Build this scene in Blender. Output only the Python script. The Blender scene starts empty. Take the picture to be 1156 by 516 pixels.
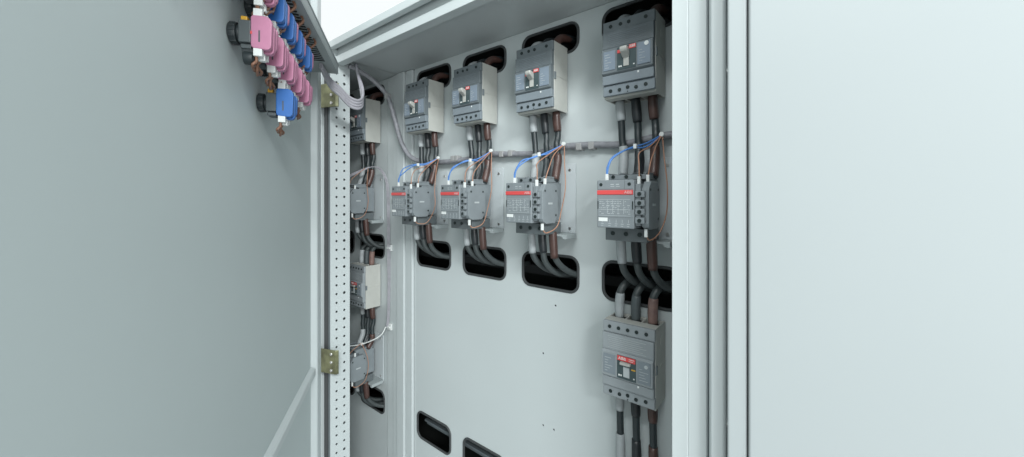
import bpy, bmesh, math, random
from mathutils import Vector, Matrix
random.seed(7)
CZ = 1.5                      # height of the lens; every z below is measured from it
C = bpy.context.scene.collection
sc = bpy.context.scene

# ------------------------------------------------------------------ materials
def mat(name, col, rough=0.45, metal=0.0, var=0.04, vscale=6.0, bump=0.0, bscale=400.0, alpha=1.0, spec=0.5, trans=0.0, dust=0.0):
    m = bpy.data.materials.new(name); m.use_nodes = True
    nt = m.node_tree; b = nt.nodes['Principled BSDF']
    b.inputs['Roughness'].default_value = rough
    b.inputs['Metallic'].default_value = metal
    b.inputs['Specular IOR Level'].default_value = spec
    tc = nt.nodes.new('ShaderNodeTexCoord')
    n = nt.nodes.new('ShaderNodeTexNoise'); n.inputs['Scale'].default_value = vscale; n.inputs['Detail'].default_value = 5
    nt.links.new(tc.outputs['Object'], n.inputs['Vector'])
    r = nt.nodes.new('ShaderNodeValToRGB')
    r.color_ramp.elements[0].position = 0.3; r.color_ramp.elements[1].position = 0.7
    r.color_ramp.elements[0].color = tuple(c*(1-var) for c in col)+(1,)
    r.color_ramp.elements[1].color = tuple(min(1, c*(1+var)) for c in col)+(1,)
    nt.links.new(n.outputs['Fac'], r.inputs['Fac'])
    nt.links.new(r.outputs['Color'], b.inputs['Base Color'])
    # uneven sheen
    mr = nt.nodes.new('ShaderNodeMapRange'); mr.inputs['To Min'].default_value = max(0.03, rough-0.08); mr.inputs['To Max'].default_value = min(1, rough+0.1)
    n2 = nt.nodes.new('ShaderNodeTexNoise'); n2.inputs['Scale'].default_value = vscale*3.1; n2.inputs['Detail'].default_value = 4
    nt.links.new(tc.outputs['Object'], n2.inputs['Vector'])
    nt.links.new(n2.outputs['Fac'], mr.inputs['Value']); nt.links.new(mr.outputs['Result'], b.inputs['Roughness'])
    if bump > 0:
        n3 = nt.nodes.new('ShaderNodeTexNoise'); n3.inputs['Scale'].default_value = bscale; n3.inputs['Detail'].default_value = 2
        nt.links.new(tc.outputs['Object'], n3.inputs['Vector'])
        bp = nt.nodes.new('ShaderNodeBump'); bp.inputs['Strength'].default_value = bump; bp.inputs['Distance'].default_value = 0.001
        nt.links.new(n3.outputs['Fac'], bp.inputs['Height']); nt.links.new(bp.outputs['Normal'], b.inputs['Normal'])
    if trans > 0: b.inputs['Transmission Weight'].default_value = trans
    if alpha < 1: b.inputs['Alpha'].default_value = alpha
    return m
M = dict(
 paint   = mat('painted_steel', (0.49,0.53,0.535), 0.42, var=0.02, vscale=2.2, bump=0.04, bscale=700),
 plate   = mat('painted_plate', (0.51,0.558,0.562), 0.36, var=0.025, vscale=2.6, bump=0.04, bscale=700),
 frame   = mat('frame_paint', (0.51,0.558,0.562), 0.40, var=0.015, vscale=3, bump=0.04, bscale=700),
 cdoor   = mat('closed_door_paint_dimmed', (0.366,0.404,0.410), 0.45, var=0.015, vscale=1.5, bump=0.02, bscale=700),  # cabinet paint darkened in colour to offset the strong light on this door
 doorp   = mat('door_paint', (0.485,0.547,0.547), 0.5, var=0.03, vscale=1.5, bump=0.03, bscale=600),
 seal    = mat('dark_seal', (0.045,0.05,0.052), 0.7),
 gap     = mat('dark_gap', (0.02,0.022,0.024), 0.9),
 cavity  = mat('cavity_shade', (0.018,0.022,0.02), 0.8, var=0.3),  # near-black wall colour stands for the shade behind the cut-outs
 zinc    = mat('yellow_zinc', (0.15,0.155,0.085), 0.4, metal=0.4, var=0.4, vscale=40),
 steel   = mat('bright_steel', (0.6,0.6,0.58), 0.3, metal=0.9, var=0.1, vscale=60),
 case    = mat('breaker_case', (0.44,0.45,0.42), 0.55, var=0.05, vscale=30, bump=0.1),
 cover   = mat('breaker_cover', (0.135,0.16,0.172), 0.5, var=0.06, vscale=40, bump=0.15),
 cover2  = mat('breaker_cover_light', (0.19,0.225,0.25), 0.48, var=0.05, vscale=40, bump=0.1),
 cover3  = mat('breaker_cover_lit', (0.26,0.29,0.305), 0.48, var=0.05, vscale=40, bump=0.1),  # lit copy of the cover grey, brighter light put into the colour
 label   = mat('blue_grey_label', (0.19,0.235,0.285), 0.3, var=0.05, vscale=50),
 recess  = mat('breaker_recess', (0.05,0.075,0.08), 0.3, var=0.1),
 lever   = mat('lever_plastic', (0.40,0.41,0.385), 0.4, var=0.04, vscale=60),
 red     = mat('red_mark', (0.62,0.075,0.075), 0.4, var=0.05),
 pinkish = mat('faded_letters', (0.66,0.40,0.40), 0.5),
 white   = mat('white_plastic', (0.68,0.71,0.70), 0.45, var=0.03, vscale=30),
 print_  = mat('pale_print', (0.42,0.46,0.47), 0.6, var=0.05),
 cont    = mat('contactor_grey', (0.195,0.222,0.236), 0.5, var=0.06, vscale=40, bump=0.12),
 contd   = mat('contactor_dark', (0.11,0.128,0.135), 0.55, var=0.08, vscale=40, bump=0.1),
 screw   = mat('screw_dark', (0.02,0.03,0.03), 0.4, metal=0.3),
 carrier = mat('carrier_paint', (0.53,0.58,0.595), 0.42, var=0.02, vscale=12),
 s_grey  = mat('grey_sleeve', (0.33,0.36,0.37), 0.5, var=0.08, vscale=50),
 s_black = mat('black_sleeve', (0.018,0.022,0.025), 0.38, var=0.1, vscale=50),
 s_brown = mat('brown_sleeve', (0.068,0.036,0.030), 0.38, var=0.15, vscale=60),
 s_brown2= mat('faded_brown_sleeve', (0.19,0.12,0.105), 0.5, var=0.2, vscale=60),
 core    = mat('dark_cable', (0.022,0.031,0.034), 0.4, var=0.12, vscale=50),
 core2   = mat('grey_black_cable', (0.045,0.055,0.056), 0.45, var=0.15, vscale=60),
 blue    = mat('blue_wire', (0.07,0.20,0.50), 0.4),
 orange  = mat('orange_wire', (0.38,0.20,0.13), 0.45),
 brownw  = mat('brown_wire', (0.22,0.11,0.07), 0.45),
 lav     = mat('pale_wrap', (0.36,0.355,0.39), 0.4, var=0.12, vscale=90),
 conduit = mat('grey_conduit', (0.22,0.225,0.245), 0.4, var=0.22, vscale=80, bump=0.5, bscale=160),
 pad     = mat('clip_plastic', (0.30,0.305,0.305), 0.4),
 pink    = mat('pink_plastic', (0.46,0.19,0.30), 0.42, var=0.05, vscale=60, bump=0.08),
 bluep   = mat('blue_plastic', (0.03,0.135,0.41), 0.38, var=0.06, vscale=60, bump=0.08),
 blackp  = mat('black_plastic', (0.022,0.03,0.033), 0.42),
 greyp   = mat('dark_grey_plastic', (0.07,0.085,0.09), 0.45),
 yellow  = mat('yellow_lever', (0.65,0.36,0.03), 0.4),
 duct    = mat('duct_grey', (0.33,0.37,0.375), 0.5, var=0.04, bump=0.1),
 copper  = mat('dull_copper', (0.14,0.075,0.05), 0.5, metal=0.4),
)

# ------------------------------------------------------------------ mesh helpers
class MB:
    def __init__(s): s.bm = bmesh.new(); s.mi = 0; s.smooth = []
    def _tag(s, faces, smooth=False):
        for f in faces: f.material_index = s.mi; f.smooth = smooth
    def box(s, x0, x1, y0, y1, z0, z1):
        v = [s.bm.verts.new((x, y, z)) for x in (x0, x1) for y in (y0, y1) for z in (z0, z1)]
        q = [(0,1,3,2),(4,6,7,5),(0,4,5,1),(2,3,7,6),(0,2,6,4),(1,5,7,3)]
        s._tag([s.bm.faces.new([v[i] for i in f]) for f in q]); return s
    def prism(s, poly, axis, a, b):
        def p(u, v, w):
            return {'x': (w, u, v), 'y': (u, w, v), 'z': (u, v, w)}[axis]
        A = [s.bm.verts.new(p(u, v, a)) for u, v in poly]; B = [s.bm.verts.new(p(u, v, b)) for u, v in poly]
        n = len(poly); fs = [s.bm.faces.new(A), s.bm.faces.new(B[::-1])]
        fs += [s.bm.faces.new([A[i], B[i], B[(i+1) % n], A[(i+1) % n]]) for i in range(n)]
        s._tag(fs); return s
    def cyl(s, c, axis, r, h, seg=16, r2=None):
        r2 = r if r2 is None else r2
        def p(u, v, w):
            return {'x': (c[0]+w, c[1]+u, c[2]+v), 'y': (c[0]+u, c[1]+w, c[2]+v), 'z': (c[0]+u, c[1]+v, c[2]+w)}[axis]
        A = [s.bm.verts.new(p(r*math.cos(2*math.pi*i/seg), r*math.sin(2*math.pi*i/seg), 0)) for i in range(seg)]
        B = [s.bm.verts.new(p(r2*math.cos(2*math.pi*i/seg), r2*math.sin(2*math.pi*i/seg), h)) for i in range(seg)]
        s._tag([s.bm.faces.new(A), s.bm.faces.new(B[::-1])])
        s._tag([s.bm.faces.new([A[i], B[i], B[(i+1) % seg], A[(i+1) % seg]]) for i in range(seg)], True); return s
    def tube(s, pts, r, seg=12, closed=False, sub=6, radii=None):
        pts = [Vector(p) for p in pts]
        if sub > 1 and len(pts) > 2 and not closed: pts = catmull(pts, sub)
        n = len(pts); rings = []; up = None
        for i in range(n):
            if closed: t = (pts[(i+1) % n]-pts[i-1])
            else: t = pts[min(i+1, n-1)]-pts[max(i-1, 0)]
            t.normalize()
            if up is None:
                up = t.orthogonal().normalized()
            up = (up - t*up.dot(t)).normalized(); w = t.cross(up)
            rr = r if radii is None else radii(i/(n-1))
            rings.append([s.bm.verts.new(pts[i]+(up*math.cos(2*math.pi*k/seg)+w*math.sin(2*math.pi*k/seg))*rr) for k in range(seg)])
        fs = []
        for i in range(n if closed else n-1):
            a, b = rings[i], rings[(i+1) % n]
            for k in range(seg):
                fs.append(s.bm.faces.new([a[k], b[k], b[(k+1) % seg], a[(k+1) % seg]]))
        s._tag(fs, True)
        if not closed: s._tag([s.bm.faces.new(rings[0][::-1]), s.bm.faces.new(rings[-1])])
        return s
    def build(s, name, mats, parent=None, loc=(0,0,0), bevel=0, seg=2, rotz=0):
        bmesh.ops.recalc_face_normals(s.bm, faces=s.bm.faces[:])
        me = bpy.data.meshes.new(name); s.bm.to_mesh(me); s.bm.free()
        for m in (mats if isinstance(mats, (list, tuple)) else [mats]): me.materials.append(M[m])
        o = bpy.data.objects.new(name, me); C.objects.link(o); o.location = loc; o.rotation_euler.z = rotz
        if parent: o.parent = parent
        if bevel:
            b = o.modifiers.new('bevel', 'BEVEL'); b.width = bevel; b.segments = seg; b.limit_method = 'ANGLE'; b.angle_limit = math.radians(35)
            b.harden_normals = False
        return o
def catmull(p, k):
    q = [p[0]*2-p[1]]+p+[p[-1]*2-p[-2]]; out = []
    for i in range(1, len(q)-2):
        for j in range(k):
            t = j/k
            out.append(0.5*((2*q[i])+(-q[i-1]+q[i+1])*t+(2*q[i-1]-5*q[i]+4*q[i+1]-q[i+2])*t*t+(-q[i-1]+3*q[i]-3*q[i+1]+q[i+2])*t**3))
    out.append(q[-2]); return out
def tag(o, label=None, cat=None, group=None, kind=None):
    if label: o['label'] = label
    if cat: o['category'] = cat
    if group: o['group'] = group
    if kind: o['kind'] = kind
    return o
def empty(name, loc, label, cat, group=None, rotz=0):
    o = bpy.data.objects.new(name, None); C.objects.link(o); o.location = (loc[0], loc[1], loc[2]+CZ); o.rotation_euler.z = rotz
    o.empty_display_size = 0.02
    return tag(o, label, cat, group)
def copy_tree(o, parent=None):
    c = o.copy(); C.objects.link(c)
    if parent: c.parent = parent
    for ch in list(o.children): copy_tree(ch, c)
    return c
def place(proto, loc, label, group=None, flag={}):
    """first call moves the prototype itself, later calls copy it with its parts"""
    o = copy_tree(proto) if proto.get('label') != 'x' else proto
    o.location = (loc[0], loc[1], loc[2]+CZ); o['label'] = label
    if group: o['group'] = group
    return o
def glob(mb, name, mats, label=None, cat=None, group=None, parent=None, **k):
    """a mesh written in scene coordinates"""
    o = mb.build(name, mats, parent, (0, 0, 0 if parent else CZ), **k)
    if not parent: tag(o, label, cat, group)
    return o
def text(s, size, name, m, parent, loc, rot=(math.pi/2, 0, 0), sx=1.0, ext=0.0002):
    cu = bpy.data.curves.new(name, 'FONT'); cu.body = s; cu.size = size; cu.extrude = ext; cu.align_x = 'CENTER'; cu.align_y = 'CENTER'
    t = bpy.data.objects.new(name, cu); C.objects.link(t)
    dg = bpy.context.evaluated_depsgraph_get(); me = bpy.data.meshes.new_from_object(t.evaluated_get(dg))
    bpy.data.objects.remove(t); me.materials.clear(); me.materials.append(M[m]); me.name = name
    o = bpy.data.objects.new(name, me); C.objects.link(o); o.parent = parent; o.location = loc; o.rotation_euler = rot; o.scale = (sx, 1, 1)
    return o
def rrect(u0, u1, v0, v1, r, n=6):
    out = []
    for cu, cv, a0 in ((u1-r, v1-r, 0), (u0+r, v1-r, 90), (u0+r, v0+r, 180), (u1-r, v0+r, 270)):
        for i in range(n+1):
            a = math.radians(a0+90*i/n); out.append((cu+r*math.cos(a), cv+r*math.sin(a)))
    return out
def sheet(outer, holes, axis, w, thick, name, m, label=None, cat=None, parent=None):
    """flat panel with real holes; thick goes along +axis"""
    bm = bmesh.new()
    def p(u, v): return {'x': (w, u, v), 'y': (u, w, v)}[axis]
    es = []
    for lp in [outer]+holes:
        vs = [bm.verts.new(p(*q)) for q in lp]
        es += [bm.edges.new((vs[i], vs[(i+1) % len(vs)])) for i in range(len(vs))]
    bmesh.ops.triangle_fill(bm, use_beauty=True, use_dissolve=False, edges=es)
    r = bmesh.ops.extrude_face_region(bm, geom=bm.faces[:])
    d = Vector({'x': (thick, 0, 0), 'y': (0, thick, 0)}[axis])
    bmesh.ops.translate(bm, verts=[g for g in r['geom'] if isinstance(g, bmesh.types.BMVert)], vec=d)
    bmesh.ops.recalc_face_normals(bm, faces=bm.faces[:])
    me = bpy.data.meshes.new(name); bm.to_mesh(me); bm.free(); me.materials.append(M[m])
    o = bpy.data.objects.new(name, me); C.objects.link(o)
    if parent: o.parent = parent
    else: o.location = (0, 0, CZ); tag(o, label, cat)
    return o

PY = 0.755            # face of the mounting plate
ZT, ZB = 0.417, -1.15

# ------------------------------------------------------------------ mounting plates with their edged cut-outs
def cutout(parent, x0, x1, z0, z1):
    lp = rrect(x0, x1, z0, z1, 0.022)
    mb = MB(); mb.tube([(u, PY-0.0005, v) for u, v in lp], 0.0034, 8, closed=True)
    mb.build('edge_trim', 'seal', parent)
    return lp
def circ(x, z, r, n=10): return [(x+r*math.cos(2*math.pi*i/n), z+r*math.sin(2*math.pi*i/n)) for i in range(n)]
main = empty('mounting_plate', (0, 0, 0), 'wide grey mounting plate with rows of black-edged cut-outs behind four columns of devices', 'mounting plate')
COLX = [-0.317, -0.534, -0.748, -0.961]
LEFTX = -1.301
main_h = []
for i, x in enumerate(COLX):
    hx0 = x-0.030; hx1 = x+0.126
    main_h.append(cutout(main, hx0, hx1, -0.220, -0.139))
    main_h.append(cutout(main, hx0, hx1, 0.334, 0.400))
    main_h.append(cutout(main, hx0, hx1, -0.775, -0.692))
for x, z in ((-0.4687,-0.2586),(-0.504,-0.381),(-0.504,-0.556),(-0.4735,-0.555)): main_h.append(circ(x, z, 0.0026))
sheet([(-1.008, ZB), (-0.10, ZB), (-0.10, ZT-0.001), (-1.008, ZT-0.001)], main_h, 'y', PY, 0.002, 'plate_sheet', 'plate', parent=main)
left = empty('mounting_plate', (0, 0, 0), 'narrow grey mounting plate of the left bay, seen past the perforated post', 'mounting plate')
left_h = []
for x0, x1 in ((-1.337, -1.181), (-1.545, -1.388)):
    left_h.append(cutout(left, x0, x1, -0.220, -0.139)); left_h.append(cutout(left, x0, x1, -0.778, -0.700)); left_h.append(cutout(left, x0, x1, 0.334, 0.400))
sheet([(-1.75, ZB), (-1.165, ZB), (-1.165, ZT-0.001), (-1.75, ZT-0.001)], left_h, 'y', PY, 0.002, 'plate_sheet', 'plate', parent=left)

# ------------------------------------------------------------------ the cabinet carcass
cab = empty('electrical_cabinet', (0, 0, 0), 'open grey steel switch cabinet with perforated left post and folded top rail', 'cabinet')
# perforated post: perforated inner face + front flanges
holes = []
z = -1.10
k = 0
while z < 0.40:
    holes.append(circ(0.5525, z, 0.0036, 8)); holes.append(circ(0.5765, z, 0.0036 if k % 3 else 0.0044, 8)); z += 0.0268; k += 1
post = sheet([(0.534, ZB), (0.594, ZB), (0.594, ZT+0.03), (0.534, ZT+0.03)], holes, 'x', -1.1215, 0.0015, 'perforated_post', 'frame', parent=cab)
MB().box(-1.150, -1.146, 0.536, 0.592, ZB, ZT+0.02).build('post_hole_backing', 'cover', cab)  # added dark sheet, gives the post holes their shade by colour
MB().box(-1.1462, -1.1216, 0.5905, 0.5935, ZB, ZT+0.02).build('post_flange', 'frame', cab)
m = MB(); m.box(-1.158, -1.1385, 0.5325, 0.539, ZB, ZT+0.04); m.build('door_seal', 'seal', cab, bevel=0.001)
MB().box(-1.1385, -1.1217, 0.5365, 0.5395, ZB, ZT+0.04).build('post_groove', 'cover', cab)
m = MB(); m.box(-1.186, -1.159, 0.524, 0.536, ZB, ZT+0.046); m.box(-1.222, -1.1875, 0.530, 0.537, ZB, ZT+0.045); m.build('front_flange', 'frame', cab, bevel=0.0015)
# divider between bays, folded strips
for x0, x1, y in ((-1.046, -1.012, 0.7475), (-1.091, -1.050, 0.7425), (-1.118, -1.095, 0.7475), (-1.161, -1.122, 0.752)):
    MB().box(x0, x1, y, y+0.012, ZB, ZT-0.001).build('divider_strip', 'plate', cab, bevel=0.0025, seg=3)
MB().box(-1.170, -1.003, 0.7605, 0.764, ZB, ZT-0.001).build('divider_back', 'frame', cab)
# ceiling sheets, top rail
m = MB(); m.box(-1.0985, -0.10, 0.574, 0.757, ZT, ZT+0.002); m.build('top_sheet', 'paint', cab)
m = MB(); m.box(-1.75, -1.1015, 0.574, 0.757, ZT, ZT+0.002); m.build('top_sheet', 'paint', cab)
m = MB(); m.prism([(0.548, 0.4015), (0.5725, 0.4015), (0.5725, 0.455), (0.556, 0.455), (0.556, 0.4235), (0.548, 0.4235)], 'x', -1.120, -0.155)
m.build('top_rail', 'frame', cab, bevel=0.001)
m = MB(); m.box(-1.222, 0.80, 0.528, 0.545, 0.4425, 0.4625); m.build('roof_lip', 'frame', cab, bevel=0.0015)
MB().box(-1.76, 0.80, 0.546, 1.0, 0.4555, 0.4605).build('roof', 'paint', cab)  # unseen slab, added to block light from above
# carcass shell
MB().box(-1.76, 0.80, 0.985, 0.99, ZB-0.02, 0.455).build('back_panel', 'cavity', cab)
MB().box(-1.757, -1.7505, 0.54, 0.985, ZB, 0.455).build('side_panel', 'paint', cab)
MB().box(-0.098, -0.094, 0.60, 0.985, ZB, 0.455).build('side_panel', 'paint', cab)  # unseen partition, added to keep light from leaking in at the right
MB().box(-1.76, 0.80, 0.545, 0.985, ZB-0.006, ZB-0.001).build('bottom_panel', 'paint', cab)
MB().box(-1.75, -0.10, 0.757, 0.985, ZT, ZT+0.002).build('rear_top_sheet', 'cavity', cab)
MB().box(-1.757, -1.224, 0.531, 0.536, ZB, 0.4425).build('bay_front', 'paint', cab)
# dark rails and supports glimpsed behind the cut-outs
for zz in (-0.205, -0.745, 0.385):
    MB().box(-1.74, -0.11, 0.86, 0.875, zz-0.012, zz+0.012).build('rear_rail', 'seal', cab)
MB().box(-0.93, -0.91, 0.84, 0.855, -1.1, -0.3).build('rear_upright', 'seal', cab)
MB().box(-0.50, -0.48, 0.84, 0.855, -1.1, -0.3).build('rear_upright', 'seal', cab)
m = MB(); m.box(-1.0, -0.62, 0.79, 0.80, -0.748, -0.742); m.box(-1.0, -0.62, 0.80, 0.83, -0.762, -0.758); m.build('rear_tray', 'cover', cab)
# right-hand post: folded profile
m = MB(); m.prism([(-0.1530, 0.5620), (-0.1320, 0.5605), (-0.1315, 0.5615), (-0.1300, 0.5605), (-0.1085, 0.5600), (-0.1070, 0.5625), (-0.1070, 0.60), (-0.1530, 0.60)], 'z', ZB, 0.4425)
m.build('right_post', 'frame', cab, bevel=0.0012)
MB().box(-0.1072, -0.1020, 0.566, 0.60, ZB, 0.442).build('post_gap', 'cover', cab)
m = MB(); m.prism([(-0.1025, 0.5490), (-0.0995, 0.5430), (-0.0855, 0.5420), (-0.0820, 0.5460), (-0.0820, 0.60), (-0.1025, 0.60)], 'z', ZB, 0.4425)
m.build('post_return', 'frame', cab, bevel=0.002, seg=3)
MB().box(-0.0818, -0.0740, 0.5545, 0.60, ZB, 0.442).build('hinge_gap', 'cover', cab)
for zz in (0.163, -0.293):
    m = MB(); m.cyl((-0.0795, 0.5480, zz), 'y', 0.0028, 0.006, 12)
    m.build('bright_screw', 'steel', cab)

# closed neighbouring door
cd = empty('cabinet_door', (0, 0, 0), 'closed flat grey cabinet door at the right with a folded vertical edge', 'door')
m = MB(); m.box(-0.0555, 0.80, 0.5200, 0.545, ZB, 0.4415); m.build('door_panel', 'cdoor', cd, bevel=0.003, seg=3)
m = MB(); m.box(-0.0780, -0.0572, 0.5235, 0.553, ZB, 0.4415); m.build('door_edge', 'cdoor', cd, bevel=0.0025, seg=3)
m = MB(); m.box(-0.0575, -0.0552, 0.5265, 0.54, ZB, 0.441); m.build('edge_joint', 'seal', cd)

# ------------------------------------------------------------------ open door (plane through the hinge line, turned toward the lens)
PHI = math.atan2(0.821, 0.571)           # local x leaves the door's inner face, local y runs toward the hinge
def dpt(u, p=0.0):                       # u along the door from the point nearest the lens, p out of its face
    return (-0.821*u + 0.571*(p-0.2255), 0.571*u + 0.821*(p-0.2255))
def door_empty(name, u, p, zz, *a, **k):
    x, y = dpt(u, p); return empty(name, (x, y, zz), *a, rotz=PHI, **k)
door = door_empty('cabinet_door', 0, 0, 0, 'large open grey cabinet door at the left showing its plain inner face', 'door')
UH = 1.142                                # hinge-side edge
m = MB(); m.box(-0.012, 0.0, UH-1.04, UH, ZB, 0.62); m.build('door_panel', 'doorp', door, bevel=0.001)
m = MB(); m.prism([(0.0, UH-0.058), (0.003, UH-0.056), (0.013, UH-0.050), (0.015, UH-0.046), (0.015, UH-0.004), (0.012, UH), (0.0, UH)], 'z', ZB, 0.62)
m.build('edge_channel', 'frame', door, bevel=0.001)
m = MB(); m.prism([(0.0, -0.446), (0.010, -0.450), (0.012, -0.453), (0.012, -0.468), (0.010, -0.471), (0.0, -0.475)], 'y', UH-1.03, UH-0.0585)
m.build('stiffening_rib', 'frame', door, bevel=0.0008)
for zz in (0.300, -0.488):
    h = MB()
    h.box(-1.182, -1.160, 0.513, 0.5235, zz-0.043, zz+0.043)
    o = None
    hh = MB(); hh.prism([(-1.182, 0.517), (-1.160, 0.508), (-1.150, 0.508), (-1.086, 0.531), (-1.082, 0.540), (-1.084, 0.541), (-1.092, 0.534), (-1.150, 0.512), (-1.158, 0.512), (-1.180, 0.521)], 'z', zz-0.035, zz+0.035)
    h.bm.free()
    hg = hh.build('hinge', 'zinc', None, (0, 0, CZ), bevel=0.0012)
    hg.parent = door; 
    hg.matrix_parent_inverse = (Matrix.Translation((door.location.x, door.location.y, CZ)) @ Matrix.Rotation(PHI, 4, 'Z')).inverted()
    for dz in (-0.024, 0.0, 0.024):
        s = MB(); s.cyl((-1.098, 0.5235, zz+dz), 'y', 0.0042, 0.006, 12); s.build('hinge_screw', 'steel', hg)

# ------------------------------------------------------------------ moulded-case circuit breakers
def make_breaker(tripped=False):
    t = empty('circuit_breaker', (0, 0, 0), 'x', 'circuit breaker', 'three-pole circuit breakers on the mounting plates')
    W, H = 0.100, 0.150
    m = MB(); m.box(0, W, 0.0105, 0.0675, 0.007, H-0.007)
    for zz0, zz1 in ((0, 0.0075), (H-0.0075, H)):
        for x in (0, 0.0325, 0.0645, W-0.003): m.box(x, x+0.003, 0.0107, 0.0672, zz0, zz1)
        m.box(0.001, W-0.001, 0.0109, 0.034, zz0+0.0003, zz1-0.0003); m.box(0.001, W-0.001, 0.061, 0.0670, zz0+0.0003, zz1-0.0003)
    m.build('case', 'case', t, bevel=0.0009)
    m = MB()
    for x in (0.0036, 0.036, 0.068):
        for zz in (0.0062, H-0.0070): m.box(x+0.003, x+0.025, 0.036, 0.060, zz, zz+0.0008)
    m.build('terminal_opening', 'gap', t)
    # moulded marks and snap clip on the side
    m = MB(); m.box(W-0.0002, W+0.0009, 0.012, 0.066, 0.0742, 0.0752); m.build('case_moulding', 'case', t)
    m = MB(); m.cyl((W-0.0003, 0.047, 0.118), 'x', 0.010, 0.0008, 24)
    m.build('case_moulding', 'case', t)
    m = MB(); m.box(W-0.0003, W+0.002, 0.0095, 0.0155, 0.066, 0.082); m.build('case_clip', 'cover', t, bevel=0.0005)
    dk = 'cover3' if tripped else 'cover'; lt = 'cover3' if tripped else 'cover2'
    m = MB(); m.box(0, W, 0.0035, 0.0108, 0.128, H-0.0005); m.build('terminal_cover', dk, t, bevel=0.0011)
    m = MB(); m.box(0.0006, W-0.0006, -0.0005, 0.0104, 0.0955, 0.1275); m.build('front_cover', dk, t, bevel=0.0011)
    m = MB(); m.box(0.0006, W-0.0006, -0.0005, 0.0104, 0.0255, 0.0435); m.build('front_cover', lt, t, bevel=0.0011)
    m = MB(); m.box(0, W, 0.0035, 0.0108, 0.0045, 0.0250); m.build('terminal_cover', lt, t, bevel=0.0011)
    m = MB(); m.prism([(-0.0005, 0.0435), (-0.0045, 0.0465), (-0.0045, 0.0925), (-0.0005, 0.0955), (0.010, 0.0955), (0.010, 0.0435)], 'x', 0.0010, W-0.0010)
    m.build('centre_panel', 'cover3' if tripped else 'cover', t, bevel=0.0008)
    # fine horizontal texture of the upper panel
    m = MB()
    for i in range(7):
        m.box(0.012+0.002*(i % 2), 0.086-0.006*(i % 3), -0.0009, -0.0004, 0.1000+i*0.0036, 0.1006+i*0.0036)
    m.build('cover_print', 'cover2' if not tripped else 'print_', t)
    m = MB(); m.box(0.005, 0.029, -0.0056, -0.0044, 0.0515, 0.0885); m.build('label_plate', 'cover2' if tripped else 'label', t, bevel=0.0005)
    m = MB(); m.box(0.0715, 0.0955, -0.0060, -0.0044, 0.0505, 0.0905); m.build('label_plate', 'label' if not tripped else 'cover2', t, bevel=0.0005)
    m = MB()
    for i in range(6): m.box(0.008, 0.012+0.014*random.random(), -0.0060, -0.0055, 0.0560+i*0.005, 0.0568+i*0.005)
    for i in range(5): m.box(0.075, 0.080+0.012*random.random(), -0.0064, -0.0059, 0.0560+i*0.005, 0.0567+i*0.005)
    m.build('label_print', 'print_', t)
    m = MB(); m.box(0.0325, 0.0690, -0.0054, -0.0044, 0.0480, 0.0918); m.build('recess', 'recess', t, bevel=0.0004)
    lb = MB(); lb.box(0.0335, 0.0680, -0.0066, -0.0053, 0.0815 if not tripped else 0.0825, 0.0912)
    if tripped:
        lp = lb.build('logo_plate', 'red', t); text('ABB', 0.0075, 'logo_letters', 'white', lp, (0.043, -0.0068, 0.0868), sx=1.1)
        m = MB(); m.box(0.0560, 0.0662, -0.0070, -0.0065, 0.0880, 0.0888); m.box(0.0560, 0.0640, -0.0070, -0.0065, 0.0848, 0.0855); m.build('logo_print', 'white', lp)
        m = MB(); m.box(0.040, 0.0600, -0.0125, -0.0050, 0.0765, 0.0815); m.build('toggle', 'lever', t, bevel=0.0012)
        m = MB(); m.box(0.045, 0.0570, -0.0066, -0.0053, 0.0530, 0.0725); m.build('toggle_plate', 'print_', t, bevel=0.0006)
        m = MB(); m.box(0.0605, 0.0680, -0.0062, -0.0053, 0.0690, 0.0712); m.build('toggle_mark', 'yellow', t)
        m = MB(); m.cyl((0.088, -0.0075, 0.083), 'y', 0.0032, 0.003, 16); m.build('dial', 'print_', t)
    else:
        lb.bm.free()
        m = MB(); m.box(0.0335, 0.0445, -0.0064, -0.0053, 0.0800, 0.0860); m.build('logo_plate', 'red', t)
        m = MB(); m.box(0.0560, 0.0690, -0.0066, -0.0053, 0.0838, 0.0912); lp = m.build('logo_plate', 'red', t)
        text('ABB', 0.0066, 'logo_letters', 'white', lp, (0.0626, -0.0068, 0.0875), sx=0.95)
        m = MB(); m.prism([(-0.0050, 0.0675), (-0.0200, 0.0770), (-0.0225, 0.0810), (-0.0215, 0.0860), (-0.0170, 0.0870), (-0.0050, 0.0840)], 'x', 0.0435, 0.0570)
        m.build('toggle', 'lever', t, bevel=0.0022, seg=3)
        m = MB(); m.box(0.0455, 0.0560, -0.0072, -0.0053, 0.0530, 0.0690); m.build('toggle_plate', 'lever', t, bevel=0.0006)
    m = MB(); m.box(0.0355, 0.0385, -0.0062, -0.0053, 0.0530, 0.0560); m.box(0.0395, 0.0420, -0.0062, -0.0053, 0.0530, 0.0560); m.box(0.0640, 0.0665, -0.0062, -0.0053, 0.0530, 0.0550)
    m.box(0.070, 0.073, -0.0011, -0.0004, 0.0380, 0.0415)
    m.build('small_marks', 'white', t)
    for x, zz in ((0.016, 0.0135), (0.034, 0.0130), (0.050, 0.0155), (0.066, 0.0130), (0.084, 0.0150)):
        s = MB(); s.cyl((x, 0.0022, zz), 'y', 0.0034, 0.0022, 14); s.build('screw', 'screw', t)
    for x in ((0.014, 0.032, 0.050, 0.067, 0.085) if tripped else (0.016, 0.036, 0.052, 0.084)):
        s = MB(); s.cyl((x, 0.0022, 0.1390), 'y', 0.0034, 0.0022, 14); s.build('screw', 'screw', t)
    m = MB(); m.cyl((0.050, 0.0026, 0.0075), 'y', 0.0011, 0.001, 8); m.build('pin_hole', 'screw', t)
    return t
BR, BRT = make_breaker(), make_breaker(True)
COLN = ['column beside the right post', 'second column from the right post', 'third column from the right post', 'fourth column from the right post']
FY = 0.684
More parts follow.
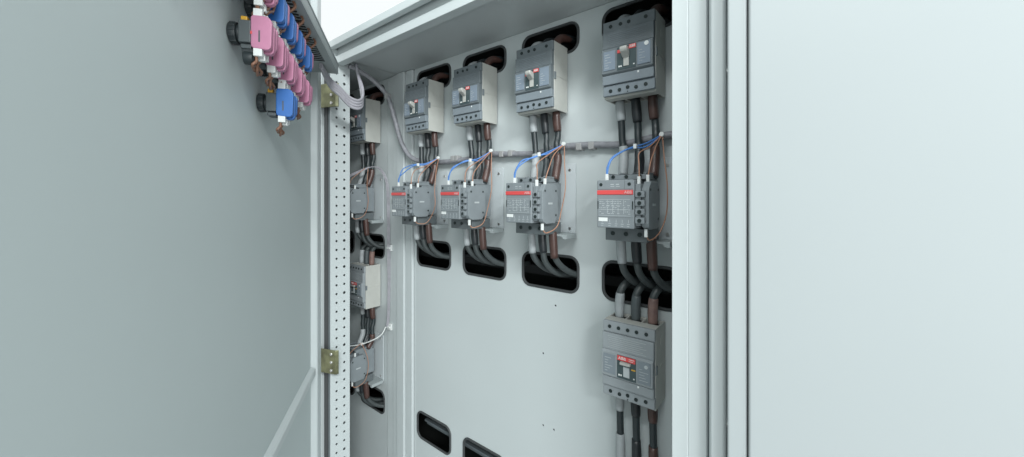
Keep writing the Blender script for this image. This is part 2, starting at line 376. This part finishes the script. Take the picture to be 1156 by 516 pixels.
bl = ['nearest and largest grey circuit breaker, round white dot on its right label', 'grey circuit breaker second from the right post in the top row',
      'grey circuit breaker in the middle of the five-breaker top row', 'grey circuit breaker in the top row, just right of the divider strips']
brs = []
for i, x in enumerate(COLX): brs.append(place(BR, (x, FY, 0.192), bl[i]))
m = MB(); m.cyl((0.0885, -0.0068, 0.0865), 'y', 0.0040, 0.0008, 20); m.build('round_white_dot', 'white', brs[0])  # round white dot on the right label of the nearest breaker
place(BR, (LEFTX, FY, 0.192), 'top grey circuit breaker of the left bay, half hidden by the perforated post')
place(BRT, (COLX[0], FY, -0.392), 'lower grey circuit breaker with red logo band, below the cut-out beside the right post')
place(BRT, (LEFTX, FY, -0.392), 'lower pale-sided circuit breaker of the left bay behind the perforated post')

# ------------------------------------------------------------------ contactors with side auxiliary block
def make_contactor():
    t = empty('contactor', (0, 0, 0), 'x', 'contactor', 'three-pole contactors below the circuit breakers')
    Z = 0.08                                    # local z = scene z + 0.08
    def b(m, x0, x1, y0, y1, z0, z1): m.box(x0, x1, y0, y1, z0+Z, z1+Z)
    m = MB(); b(m, 0, 0.068, 0, 0.048, -0.0555, 0.0295); m.build('front_housing', 'cont', t, bevel=0.0018, seg=3)
    m = MB(); b(m, 0.003, 0.0765, 0.0485, 0.105, -0.052, 0.031); m.build('rear_housing', 'cont', t, bevel=0.0015)
    m = MB(); b(m, 0.004, 0.077, 0.036, 0.098, 0.0312, 0.040)
    for x in (0.004, 0.027, 0.051, 0.0745): b(m, x, x+0.0025, 0.034, 0.099, 0.0402, 0.0435)
    m.build('terminal_block', 'cont', t, bevel=0.0008)
    m = MB(); b(m, 0.001, 0.079, 0.034, 0.100, -0.0815, -0.0575); m.build('terminal_block', 'contd', t, bevel=0.0012)
    for x in (0.016, 0.041, 0.066):
        s = MB(); s.cyl((x, 0.0325, -0.068+Z), 'y', 0.0040, 0.002, 14); s.build('terminal_screw', 'screw', t)
        s = MB(); s.cyl((x, 0.0340, 0.0365+Z), 'y', 0.0032, 0.002, 14); s.build('terminal_screw', 'screw', t)
    # red band with raised lettering
    m = MB(); m.prism([(-0.0002, 0.0032+Z), (-0.0016, 0.0042+Z), (-0.0020, 0.0105+Z), (-0.0002, 0.0115+Z)], 'x', 0.0012, 0.0668); rb = m.build('red_band', 'red', t)
    text('ABB', 0.0072, 'logo_letters', 'pinkish', rb, (0.0585, -0.0022, 0.0073+Z), sx=1.05)
    # front grid of the wiring print
    m = MB()
    def ln(x0, z0, x1, z1, w=0.0005):
        if abs(x1-x0) > abs(z1-z0): m.box(x0, x1, -0.0003, 0.0002, z0-w/2+Z, z0+w/2+Z)
        else: m.box(x0-w/2, x0+w/2, -0.0003, 0.0002, min(z0, z1)+Z, max(z0, z1)+Z)
    for zz in (-0.0335, -0.0050): ln(0.004, zz, 0.062, zz)
    for x in (0.020, 0.030, 0.040, 0.050): ln(x, -0.006, x, -0.014); ln(x, -0.019, x, -0.030)
    for x in (0.020, 0.030, 0.040): ln(x-0.002, -0.0165, x+0.003, -0.0165, 0.0012)
    ln(0.006, -0.0225, 0.058, -0.0225)
    for r_ in range(7):
        x = 0.005
        while x < 0.060:
            w = 0.0012+0.0035*random.random()
            if random.random() < 0.62: ln(x, -0.0085-r_*0.0036, x+w, -0.0085-r_*0.0036, 0.0009)
            x += w+0.0015
    for x in (0.008, 0.022, 0.034, 0.045, 0.056):
        ln(x, -0.0480, x+0.005, -0.0480, 0.0008); ln(x+0.0025, -0.046, x+0.0025, -0.0405); ln(x, -0.0515, x+0.004, -0.0515, 0.0008)
    for x in (0.026, 0.036): ln(x, 0.0215, x+0.006, 0.0215, 0.0012); ln(x, 0.0180, x+0.007, 0.0180, 0.0008)
    m.build('wiring_print', 'print_', t)
    m = MB(); b(m, 0.0035, 0.0205, -0.0006, 0.0004, -0.0440, -0.0375); m.build('marker_tag', 'white', t)
    m = MB(); b(m, 0.0015, 0.0665, -0.0004, 0.0003, 0.0128, 0.0134); b(m, 0.0015, 0.0665, -0.0004, 0.0003, -0.0365, -0.0360); b(m, 0.0515, 0.0520, -0.0004, 0.0003, 0.0134, 0.0285)
    m.build('panel_joint', 'contd', t)
    for x in (0.008, 0.060):
        s = MB(); s.cyl((x, -0.0006, 0.0215+Z), 'y', 0.0030, 0.002, 14); s.build('front_screw', 'screw', t)
    m = MB(); b(m, 0.0015, 0.0030, -0.0006, 0.001, -0.022, -0.008); m.build('side_slot', 'screw', t); m = MB(); b(m, 0.0650, 0.0668, -0.0006, 0.001, -0.022, -0.008); m.build('side_slot', 'screw', t)
    # auxiliary block clipped to the right side
    hexa = [(0.013, -0.052), (0.010, -0.046), (0.010, 0.012), (0.022, 0.026), (0.056, 0.026), (0.068, 0.014), (0.070, -0.036), (0.058, -0.057), (0.024, -0.057)]
    m = MB(); m.prism([(u, v+Z) for u, v in hexa], 'x', 0.0775, 0.0900); ax = m.build('auxiliary_block', 'cont', t, bevel=0.0012)
    m = MB(); b(m, 0.0682, 0.0772, 0.006, 0.047, -0.050, 0.022)
    for zz in (-0.046, -0.031, -0.016, -0.001): b(m, 0.0686, 0.0850, 0.0025, 0.010, zz, zz+0.0105)
    m.build('auxiliary_front', 'cont', ax, bevel=0.0012)
    for zz in (-0.041, -0.026, -0.011, 0.0045):
        s = MB(); s.cyl((0.0765, 0.0012, zz+Z), 'y', 0.0034, 0.003, 12); s.build('auxiliary_screw', 'screw', ax)
    m = MB()
    for u, v in ((0.060, 0.012), (0.060, -0.040), (0.018, 0.012)): m.cyl((0.0898, u, v+Z), 'x', 0.0024, 0.0008, 10)
    m.build('rivet', 'screw', ax)
    m = MB(); m.box(0.0898, 0.0906, 0.030, 0.046, -0.0165+Z, -0.0125+Z); m.build('auxiliary_label', 'print_', ax)
    for x, y, zz in ((0.072, 0.014, 0.027), (0.082, 0.020, -0.064), (0.082, 0.030, 0.030)):
        s = MB(); s.box(x-0.0025, x+0.0025, y-0.0025, y+0.0025, zz-0.006+Z, zz+0.008+Z); s.build('wire_ferrule', 'white', t, bevel=0.0006)
    s = MB(); s.box(0.0105, 0.0155, 0.012, 0.017, 0.0285+Z, 0.041+Z); s.build('wire_ferrule', 'white', t, bevel=0.0006)
    return t
CT = make_contactor()
CY = 0.625
cx = [x+d for x, d in zip(COLX, (0.017, 0.0196, 0.020, 0.019))]
cl = ['nearest and largest grey contactor with red band, beside the right post', 'grey contactor with red band, second from the right post',
      'grey contactor with red band, third from the right post', 'small-looking contactor with red band, just right of the divider strips']
for i in range(4): place(CT, (cx[i], CY, -0.08), cl[i])
LCX = LEFTX+0.018
place(CT, (LCX, CY, -0.08), 'upper contactor of the left bay, its front hidden by the perforated post')
place(CT, (LCX, CY, -0.648), 'lower contactor of the left bay, above the bottom cut-out')

# carrier plate behind each contactor
def make_carrier():
    t = empty('carrier_plate', (0, 0, 0), 'x', 'carrier plate', 'carrier plates behind the contactors')
    m = MB(); m.box(-0.012, 0.104, 0.0, 0.0025, 0.0, 0.165); m.build('plate_sheet', 'carrier', t, bevel=0.0006)

    m = MB(); m.prism([(0.010, 0.0015), (0.094, 0.0015), (0.098, -0.004), (0.107, -0.004), (0.107, 0.0065), (0.010, 0.0065)], 'y', -0.046, -0.0005)
    m.build('support_bracket', 'duct', t, bevel=0.0008)
    for x, zz in ((0.090, 0.150), (0.090, 0.016)):
        s = MB(); s.cyl((x, -0.0022, zz), 'y', 0.0030, 0.0025, 12); s.build('screw', 'steel', t)
    return t
CP = make_carrier()
for i in range(4): place(CP, (cx[i]-0.002, 0.7495, -0.089), 'pale carrier plate behind the contactor '+COLN[i])
place(CP, (LCX-0.002, 0.7495, -0.089), 'pale carrier plate behind the upper contactor of the left bay')
place(CP, (LCX-0.002, 0.7495, -0.657), 'pale carrier plate behind the lower contactor of the left bay')

# ------------------------------------------------------------------ power cables
SL = ['s_grey', 's_black', 's_brown']; SN = ['grey', 'black', 'brown']
BP = [0.0170, 0.0500, 0.0830]            # breaker poles
KP = [0.014, 0.044, 0.073]               # contactor poles
def cable(pts, sleeve, parts, label, group, r=0.0070, core='core'):
    """one cable in scene coordinates; parts = list of (p0, p1) index spans that carry a shrink sleeve"""
    t = empty('power_cable', pts[0], label, 'cable', group)
    o = Vector(pts[0]); P = [Vector(p)-o for p in pts]
    MB().tube(P, r, 14).build('cable_core', core, t)
    for a in parts:
        q = [Vector(p)-o for p in a]
        rr = 0.0094
        MB().tube(q, rr, 14, sub=5, radii=lambda s: rr*(1-0.10*abs(2*s-1)**3)).build('shrink_sleeve', sleeve, t)
    return t
def drop(xb, xc, z0, z1, who):
    """breaker underside -> contactor top"""
    for k in range(3):
        w1, w2 = random.uniform(-.003, .003), random.uniform(-.004, .004)
        x0, x1 = xb+BP[k], xc+KP[k]+0.002
        zc = z0-0.043+(0.004, -0.002, 0.0)[k]
        f = lambda zz: x0+(x1-x0)*(z0-zz)/(z0-z1)
        pts = [(x0, 0.7290, z0+0.004), (f(z0-0.05)+w1*.4, 0.7290+0.002*k, z0-0.05), (f(z0-0.075)+w1, 0.7270+w2*.5, z0-0.075), (f(z0-0.1)+w1*.3, 0.7250, z0-0.1), (x1, 0.7050, z1)]
        zl = z0-(0.092, 0.103, 0.096)[k]
        cable(pts, SL[k], [[(x0, 0.7290, z0+0.002), ((x0+f(zc))/2, 0.7290, (z0+zc)/2), (f(zc), 0.7290+0.001*k, zc)],
                           [(f(zl), 0.7255, zl), (f(zl-0.02), 0.7225, zl-0.02), (x1, 0.7060, z1+0.002)]],
              '%s-sleeved cable from breaker to contactor, %s' % (SN[k], who), 'cables between breakers and contactors')
for i in range(4): drop(COLX[i], cx[i], 0.192, 0.034, COLN[i])
drop(LEFTX, LCX, 0.192, 0.034, 'upper pair of the left bay')
drop(LEFTX, LCX, -0.392, -0.534, 'lower pair of the left bay')
def into_hole(xc, z0, who, n=3):
    """contactor underside -> cut-out, bending right and back"""
    for k in range(n):
        x = xc+KP[k]; j = (0.004, -0.003, 0.002)[k]+random.uniform(-.004, .004)
        pts = [(x, 0.700, z0+0.004), (x+0.001, 0.702, z0-0.035), (x+0.004, 0.710, z0-0.068+j), (x+0.017, 0.738, z0-0.094+j), (x+0.034, 0.778, z0-0.103), (x+0.048, 0.840, z0-0.104)]
        cable(pts, SL[k], [[(x, 0.700, z0+0.002), (x+0.0005, 0.701, z0-0.02), (x+0.0018, 0.7035, z0-(0.050, 0.046, 0.056)[k])]],
              '%s-sleeved cable bending into cut-out, %s' % (SN[k], who), 'cables bending into the cut-outs', r=0.0069, core='core2')
for i in range(4): into_hole(cx[i], -0.080, COLN[i])
into_hole(LCX, -0.080, 'upper contactor of the left bay')
into_hole(LCX, -0.648, 'lower contactor of the left bay')
def out_of_hole(xb, z0, who):
    """cut-out -> top of the lower breaker"""
    for k in range(3):
        x = xb+BP[k]+0.001
        pts = [(x+0.050, 0.850, z0+0.052), (x+0.032, 0.790, z0+0.064), (x+0.013, 0.748, z0+0.069), (x+0.002, 0.729, z0+0.052), (x, 0.727, z0+0.030), (x, 0.727, z0-0.004)]
        cable(pts, ['s_grey', 'greyp', 's_brown2'][k], [[(x+0.0012, 0.728, z0+0.047), (x, 0.727, z0+0.026), (x, 0.727, z0-0.003)]],
              '%s-sleeved cable arching from cut-out onto lower breaker, %s' % (SN[k], who), 'cables from the cut-outs to the lower breakers', r=0.0075, core='core2' if k < 2 else 'core2')
out_of_hole(COLX[0], -0.242, 'beside the right post'); out_of_hole(LEFTX, -0.242, 'left bay')
for k in range(3):
    x = COLX[0]+BP[k]
    cable([(x, 0.729, -0.388), (x+0.001, 0.729, -0.45), (x+0.003, 0.727, -0.52), (x+0.004, 0.722, -0.60)], SL[k],
          [[(x, 0.729, -0.390), (x, 0.729, -0.41), (x+0.0005, 0.729, -0.433)], [(x+0.0012, 0.7287, -0.480), (x+0.0030, 0.727, -0.53), (x+0.004, 0.722, -0.598)]],
          '%s-sleeved cable leaving the underside of the lower breaker, beside the right post' % SN[k], 'cables below the lower breaker')
for i, xb in enumerate(COLX+[LEFTX]):
    who = (COLN+['left bay'])[i]
    for k in range(3):
        x = xb+BP[k]
        pts = [(x, 0.727, 0.338), (x+0.001, 0.731, 0.352), (x+0.004, 0.745, 0.366), (x+0.010, 0.775, 0.373), (x+0.018, 0.84, 0.374)]
        cable(pts, SL[k], [[(x, 0.727, 0.339), (x+0.001, 0.731, 0.353), (x+0.004, 0.745, 0.366), (x+0.010, 0.775, 0.373)]],
              '%s-sleeved cable above the breaker, %s' % (SN[k], who), 'cables in the upper cut-outs', r=0.0085)

# ------------------------------------------------------------------ wiring conduit along the plate and control wires
cond = empty('wiring_conduit', (0, 0, 0), 'grey spiral wiring conduit running level behind all breaker cables to the top rail', 'conduit')
m = MB(); m.tube([(-0.12, 0.7440, 0.118), (-0.22, 0.7435, 0.117), (-0.30, 0.7440, 0.108), (-0.37, 0.744, 0.113), (-0.45, 0.7435, 0.114), (-0.52, 0.744, 0.105), (-0.60, 0.7440, 0.109), (-0.67, 0.744, 0.113), (-0.74, 0.7440, 0.106), (-0.83, 0.7435, 0.103), (-0.93, 0.7430, 0.108),
                  (-0.992, 0.7310, 0.125), (-1.030, 0.7200, 0.175), (-1.060, 0.7150, 0.255), (-1.080, 0.700, 0.330), (-1.098, 0.660, 0.375), (-1.105, 0.615, 0.396), (-1.108, 0.585, 0.404)], 0.0074, 12, sub=8)
m.build('conduit_tube', 'conduit', cond)
for x in (-0.375, -0.405, -0.60, -0.63, -0.80, -0.815):
    m = MB(); m.box(x, x+0.014, 0.7352, 0.7545, 0.1025, 0.1185); m.build('conduit_clip', 'pad', cond, bevel=0.002)
m = MB(); m.box(-1.083, -1.073, 0.690, 0.712, 0.318, 0.338); m.build('cable_tie', 'pad', cond, bevel=0.002)
bun = empty('wire_bundle', (0, 0, 0), 'pale lavender wrapped wire bundle drooping from the duct over the perforated post', 'wire bundle')
ex, ey = dpt(1.085, 0.045)
for j in range(4):
    o = (j-1.5)*0.0065
    MB().tube([(ex+0.06, ey-0.05, 0.321+o*0.3), (ex, ey, 0.304+o), (-1.000, 0.500, 0.288+o*1.1), (-1.004, 0.530, 0.267+o*1.2), (-1.003, 0.556, 0.262+o*1.2), (-1.018, 0.578, 0.280+o), (-1.043+o*0.5, 0.590, 0.325), (-1.083, 0.600, 0.378), (-1.100, 0.604, 0.412)], 0.0041, 8, sub=8).build('wire', 'lav', bun)

def wire(name, pts, m, label, group, r=0.0011):
    o = Vector(pts[0]); t = MB().tube([Vector(p)-o for p in pts], r, 8, sub=7)
    ob = t.build(name, m, None, (o.x, o.y, o.z+CZ)); return tag(ob, label, 'wire', group)
def control(x, dz, who, conduit=True):
    e = (x+0.083+random.uniform(-.003,.003), 0.728, 0.117+dz+random.uniform(-.003,.003))
    J = lambda a=0.004: random.uniform(-a, a)
    G = 'thin control wires at the contactors'
    for j in range(2):
        o = 0.003*j
        wire('control_wire', [(x+0.013, 0.639, 0.036+dz), (x+0.013+o, 0.641, 0.054+dz+o), (x+0.022+J(), 0.650, 0.073+dz+o+J(.006)), (x+0.042, 0.672, 0.088+dz+o+J()), (x+0.063, 0.700+J(), 0.097+dz+o+J()), e], 'blue',
             '%s blue wire arching from contactor top, %s' % (('lower', 'upper')[j], who), G, 0.0015)
    wire('control_wire', [(x+0.072, 0.640, 0.033+dz), (x+0.0705, 0.643, 0.055+dz), (x+0.066+J(.006), 0.655, 0.075+dz+J()), (x+0.070+J(), 0.690, 0.092+dz+J()), e], 'orange', 'orange wire to left top ferrule, '+who, G)
    wire('control_wire', [(x+0.082, 0.656, 0.036+dz), (x+0.082+J(), 0.665, 0.060+dz), (x+0.083+J(.005), 0.695, 0.092+dz), e], 'orange', 'orange wire to right top ferrule, '+who, G)
    wire('control_wire', [(x+0.082, 0.645, -0.068+dz), (x+0.086, 0.655, -0.076+dz), (x+0.094+J(), 0.680, -0.066+dz+J(.007)), (x+0.102+J(.006), 0.695, -0.030+dz), (x+0.1015+J(.006), 0.698, 0.020+dz), (x+0.093+J(), 0.710, 0.075+dz), e], 'orange', 'orange wire looping past contactor side, '+who, G)
    t = MB(); t.cyl((0, 0, 0), 'y', 0.0048, 0.006, 10); ob = t.build('cable_tie', 'white', None, (e[0], e[1]-0.006, e[2]+CZ), bevel=0.001); tag(ob, 'white cable tie at the conduit, '+who, 'cable tie', 'white cable ties')
    t = MB(); t.box(-0.003, 0.003, -0.003, 0.003, -0.004, 0.005); ob = t.build('cable_tie', 'white', None, (x+0.050, 0.680, 0.0925+dz+CZ), bevel=0.001); tag(ob, 'small white tie on the blue wires, '+who, 'cable tie', 'white cable ties')
for i in range(4): control(cx[i], 0, COLN[i])
# left bay: pale looms
G = 'pale wires of the left bay'
for j in range(3):
    o = j*0.006
    wire('control_wire', [(LCX+0.013+o, 0.640, 0.034), (LCX+0.03, 0.650, 0.060+o*0.5), (LCX+0.062, 0.690, 0.088+o*0.5), (-1.19, 0.715, 0.104), (-1.160+o*0.4, 0.728, 0.088+o*0.4), (-1.144+o, 0.738, 0.04), (-1.142+o, 0.741, -0.06), (-1.144+o*1.2, 0.7425, -0.18)] +
         [(-1.140+o, 0.7425, -0.30), (-1.144+o*0.8, 0.7425, -0.42), (-1.147+o*0.5, 0.740, -0.452)], 'lav', ('outer', 'middle', 'inner')[j]+' pale wire of the vertical loom down the left bay edge', G, 0.0014)
wire('control_wire', [(-1.147, 0.738, -0.452), (-1.155, 0.725, -0.478), (-1.18, 0.700, -0.498), (LCX+0.06, 0.675, -0.515), (LCX+0.02, 0.650, -0.520), (LCX-0.03, 0.63, -0.52)], 'white', 'white wire sweeping from the loom foot to the lower left-bay contactor', G, 0.0020)
wire('control_wire', [(LCX+0.072, 0.640, -0.535), (LCX+0.073, 0.648, -0.525), (LCX+0.075, 0.67, -0.512), (LCX+0.078, 0.68, -0.505)], 'orange', 'short orange wire above the lower left-bay contactor', G)
wire('control_wire', [(LCX+0.082, 0.645, -0.636), (LCX+0.088, 0.655, -0.644), (LCX+0.099, 0.680, -0.630), (LCX+0.105, 0.69, -0.59), (LCX+0.100, 0.69, -0.55), (LCX+0.082, 0.68, -0.505)], 'orange', 'orange wire looping beside the lower left-bay contactor', G)
wire('control_wire', [(LCX+0.072, 0.640, 0.033), (LCX+0.072, 0.65, 0.06), (LCX+0.085, 0.69, 0.098)], 'orange', 'short orange wire above the upper left-bay contactor', G)
wire('control_wire', [(LCX+0.082, 0.645, -0.068), (LCX+0.088, 0.655, -0.076), (LCX+0.099, 0.680, -0.062), (LCX+0.105, 0.69, -0.02), (LCX+0.098, 0.69, 0.04), (LCX+0.088, 0.70, 0.098)], 'orange', 'orange wire looping beside the upper left-bay contactor', G)
for zz, w in ((-0.178, 'upper'), (-0.452, 'lower')):
    t = MB(); t.box(-0.011, 0.011, -0.003, 0.004, -0.011, 0.011); t.box(-0.009, 0.011, -0.008, -0.0032, -0.0035, 0.0035)
    tag(t.build('tie_base', 'white', None, (-1.138, 0.7475, zz+CZ), bevel=0.001), w+' white tie base holding the loom at the left bay edge', 'tie base', 'white tie bases')
t = MB(); t.box(-0.004, 0.004, -0.004, 0.004, -0.004, 0.004)
tag(t.build('cable_tie', 'white', None, (LCX+0.078, 0.682, -0.508+CZ), bevel=0.001), 'white tie where pale and orange wires meet above the lower left-bay contactor', 'cable tie', 'white cable ties')

# ------------------------------------------------------------------ push-button backs on the open door
def make_button(kind, label, u, zz, group='push-button contact blocks on the open door', knob=False, rear=None):
    t = door_empty('push_button', u, 0, zz, label, 'push button', group=group)
    main = {'pink': 'pink', 'blue': 'bluep'}[kind]
    m = MB(); m.cyl((0.0005, 0, 0), 'x', 0.0145, 0.0095, 28); m.cyl((0.010, 0, 0), 'x', 0.0125, 0.004, 24)
    for a in range(12):
        A = a*math.pi/6; m.box(0.001, 0.0092, 0.0145*math.cos(A)-0.001, 0.0145*math.cos(A)+0.001, 0.0145*math.sin(A)-0.0012, 0.0145*math.sin(A)+0.0012)
    m.build('lock_ring', 'blackp', t, bevel=0.0008)
    m = MB(); m.box(0.0142, 0.0290, -0.0150, 0.0150, -0.0155, 0.0150); m.box(0.0150, 0.0280, -0.0100, 0.0100, -0.0225, -0.0156); m.build('holder', 'greyp', t, bevel=0.0012)
    m = MB(); m.box(0.0150, 0.0230, -0.0090, 0.0010, 0.0152, 0.0225); m.build('release_lever', 'yellow', t, bevel=0.0012)
    for j, (y0, y1, dz) in enumerate(((-0.0156, -0.0066, 0.0), (-0.0038, 0.0048, -0.0030), (0.0080, 0.0150, 0.001))):
        sc_ = (1.0, 0.98, 0.80)[j]; prof = [(a_, b_*sc_) for a_, b_ in ((0.0292, -0.0180), (0.0300, -0.0208), (0.0322, -0.0226), (0.0470, -0.0238), (0.0505, -0.0232), (0.0530, -0.0205), (0.0537, -0.0170), (0.0547, 0.0120), (0.0540, 0.0165), (0.0515, 0.0205), (0.0470, 0.0228), (0.0322, 0.0226), (0.0300, 0.0212), (0.0292, 0.0188))]
        m = MB(); m.prism([(p[0], p[1]+dz) for p in prof], 'y', y0, y1)
        # prism on the y axis takes (x, z)
        b = m.build('contact_block', rear if (rear and j == 2) else main, t, bevel=0.0012)
        s = MB(); s.box(0.0385, 0.0405, y0-0.0002, y0+0.0004, -0.014+dz, 0.002+dz); s.build('block_print', 'greyp', b)
        for sgn in (-1, 1):
            s = MB(); s.box(0.0318, 0.0425, y0+0.0006, y1-0.0006, (0.0205 if sgn > 0 else -0.0330)+dz, (0.0325 if sgn > 0 else -0.0222)+dz); s.build('terminal', 'white', b, bevel=0.0008)
            zz0 = (0.031 if sgn > 0 else -0.031)+dz
            e = 0.5*(y0+y1)
            if sgn < 0:
                pts = [(0.0345, e, zz0), (0.034-0.003*j, e+0.002, zz0-0.008), (0.030, e+0.006*j, zz0-0.014), (0.026, e+0.02, zz0-0.016)]
            else:
                pts = [(0.0360, e, zz0), (0.037+0.003*j, e+0.003, zz0+0.010), (0.043, e+0.007*j+0.004, zz0+0.018), (0.046, e+0.018, zz0+0.030)]
            s = MB(); s.tube(pts, 0.0020, 8, sub=4); s.build('wire_end', 'brownw', b)
    if knob:
        m = MB(); m.cyl((0.018, -0.004, -0.034), 'x', 0.0090, 0.012, 20); m.box(0.016, 0.029, -0.008, 0.004, -0.030, -0.018); m.build('selector_knob', 'blackp', t, bevel=0.001)
        m = MB(); m.box(0.0288, 0.0310, -0.0160, -0.0120, -0.004, 0.0); m.build('red_mark', 'red', t)
    return t
PL = ['largest pink contact block, nearest the lens, with black selector behind', 'second pink contact block from the lens in the middle row', 'third pink contact block of the middle row',
      'fourth pink contact block, beneath the third blue one', 'smallest pink contact block, farthest toward the hinge']
for i in range(5): make_button('pink', PL[i], 0.605+0.0555*i, 0.2265-0.0048*i, knob=(i == 0))
BL = ['blue contact block at the top picture edge, nearest the lens', 'second blue contact block of the upper row', 'third blue contact block of the upper row', 'smallest blue contact block of the upper row, nearest the hinge']
for i, (u, zz) in enumerate(((0.664, 0.2915), (0.717, 0.286), (0.772, 0.281), (0.836, 0.2775))): make_button('blue', BL[i], u, zz, rear='pink')
make_button('pink', 'pink contact block cut off by the top picture edge, above the largest pink one', 0.607, 0.2975)
make_button('blue', 'single large blue contact block hanging alone below the pink row', 0.7127, 0.156)

# slotted wiring duct across the door
dct = door_empty('wiring_duct', 0, 0, -0.021, 'grey slotted wiring duct fixed level across the open door above the contact blocks', 'wiring duct')
m = MB()
m.box(0.001, 0.066, 0.20, 1.088, 0.349, 0.353)
m.box(0.001, 0.004, 0.20, 1.088, 0.353, 0.372)
m.box(0.0625, 0.066, 0.20, 1.088, 0.353, 0.372)
m.box(0.0042, 0.0623, 1.0865, 1.0878, 0.3531, 0.370)
m.build('duct_body', 'duct', dct, bevel=0.0008)
m = MB(); m.box(0.0008, 0.0672, 0.20, 1.090, 0.3722, 0.376); m.build('duct_cover', 'duct', dct, bevel=0.001)
u = 0.45
while u < 0.99:
    s = MB(); s.box(0.012, 0.050, u, u+0.0042, 0.3476, 0.3488); s.build('duct_slot', 'gap', dct); u += 0.0125
G = 'brown wires entering the wiring duct'
for i, (uu, w) in enumerate(((0.640, 'nearest'), (0.695, 'second'), (0.748, 'third'), (0.800, 'fourth'), (0.850, 'farthest'))):
    t = door_empty('button_wire', uu, 0.030, 0.297, w+' brown wire loop rising from a blue block into the duct', 'wire', group=G)
    MB().tube([(0.006, 0, 0), (0.018, 0.004, 0.010), (0.026, 0.008, 0.022), (0.022, 0.010, 0.0330)], 0.0024, 8).build('wire', 'brownw', t)
    MB().tube([(0.000, 0.01, 0), (0.008, 0.014, 0.016), (0.004, 0.018, 0.0325)], 0.0020, 8).build('wire', 'blackp', t)

# ------------------------------------------------------------------ camera, world, lamps
cam = bpy.data.cameras.new('camera'); co = bpy.data.objects.new('camera', cam); C.objects.link(co)
co.location = (0, 0, CZ); co.rotation_euler = (math.pi/2, 0, math.radians(38.5))
cam.sensor_width = 36; cam.lens = 36*420/1156; cam.shift_y = -36/1156; cam.clip_start = 0.01; cam.clip_end = 100
sc.camera = co
w = bpy.data.worlds.new('World'); sc.world = w; w.use_nodes = True
nt = w.node_tree; bg = nt.nodes['Background']
tc = nt.nodes.new('ShaderNodeTexCoord'); sp = nt.nodes.new('ShaderNodeSeparateXYZ'); rp = nt.nodes.new('ShaderNodeValToRGB')
mr = nt.nodes.new('ShaderNodeMapRange'); mr.inputs['From Min'].default_value = -1; mr.inputs['From Max'].default_value = 1
nt.links.new(tc.outputs['Generated'], sp.inputs['Vector']); nt.links.new(sp.outputs['Z'], mr.inputs['Value']); nt.links.new(mr.outputs['Result'], rp.inputs['Fac'])
e = rp.color_ramp.elements
e[0].position = 0.0; e[0].color = (0.50, 0.52, 0.525, 1)
e[1].position = 1.0; e[1].color = (0.95, 1.0, 1.0, 1)
x = rp.color_ramp.elements.new(0.48); x.color = (0.60, 0.63, 0.635, 1)
x = rp.color_ramp.elements.new(0.66); x.color = (0.95, 0.99, 1.0, 1)
nt.links.new(rp.outputs['Color'], bg.inputs['Color']); bg.inputs['Strength'].default_value = 1.0
def area(name, loc, aim, sx, sy, power, col=(1, 1, 1)):
    l = bpy.data.lights.new(name, 'AREA'); l.shape = 'RECTANGLE'; l.size = sx; l.size_y = sy; l.energy = power; l.color = col
    o = bpy.data.objects.new(name, l); C.objects.link(o); o.location = (loc[0], loc[1], loc[2]+CZ)
    o.rotation_euler = (Vector(aim)-Vector(loc)).to_track_quat('-Z', 'Y').to_euler(); return o
area('tube_lamp', (0.40, -2.2, 2.70), (-0.5, 0.755, 0.1), 2.4, 0.28, 78, (0.958, 0.997, 1.0))
area('tube_lamp', (3.76, -1.96, 2.50), (-0.8, 0.755, 0.1), 2.4, 0.28, 300, (0.958, 0.997, 1.0))
area('fill_lamp', (2.0, -1.3, -0.1), (-0.9, 0.755, -0.1), 1.4, 1.4, 34, (0.958, 0.997, 1.0))  # added soft fill from the right, stands for no actual fixture
sc.view_settings.view_transform = 'Standard'; sc.view_settings.look = 'None'; sc.view_settings.exposure = 0
sc.render.engine = 'CYCLES'; sc.cycles.use_denoising = True; sc.cycles.max_bounces = 8
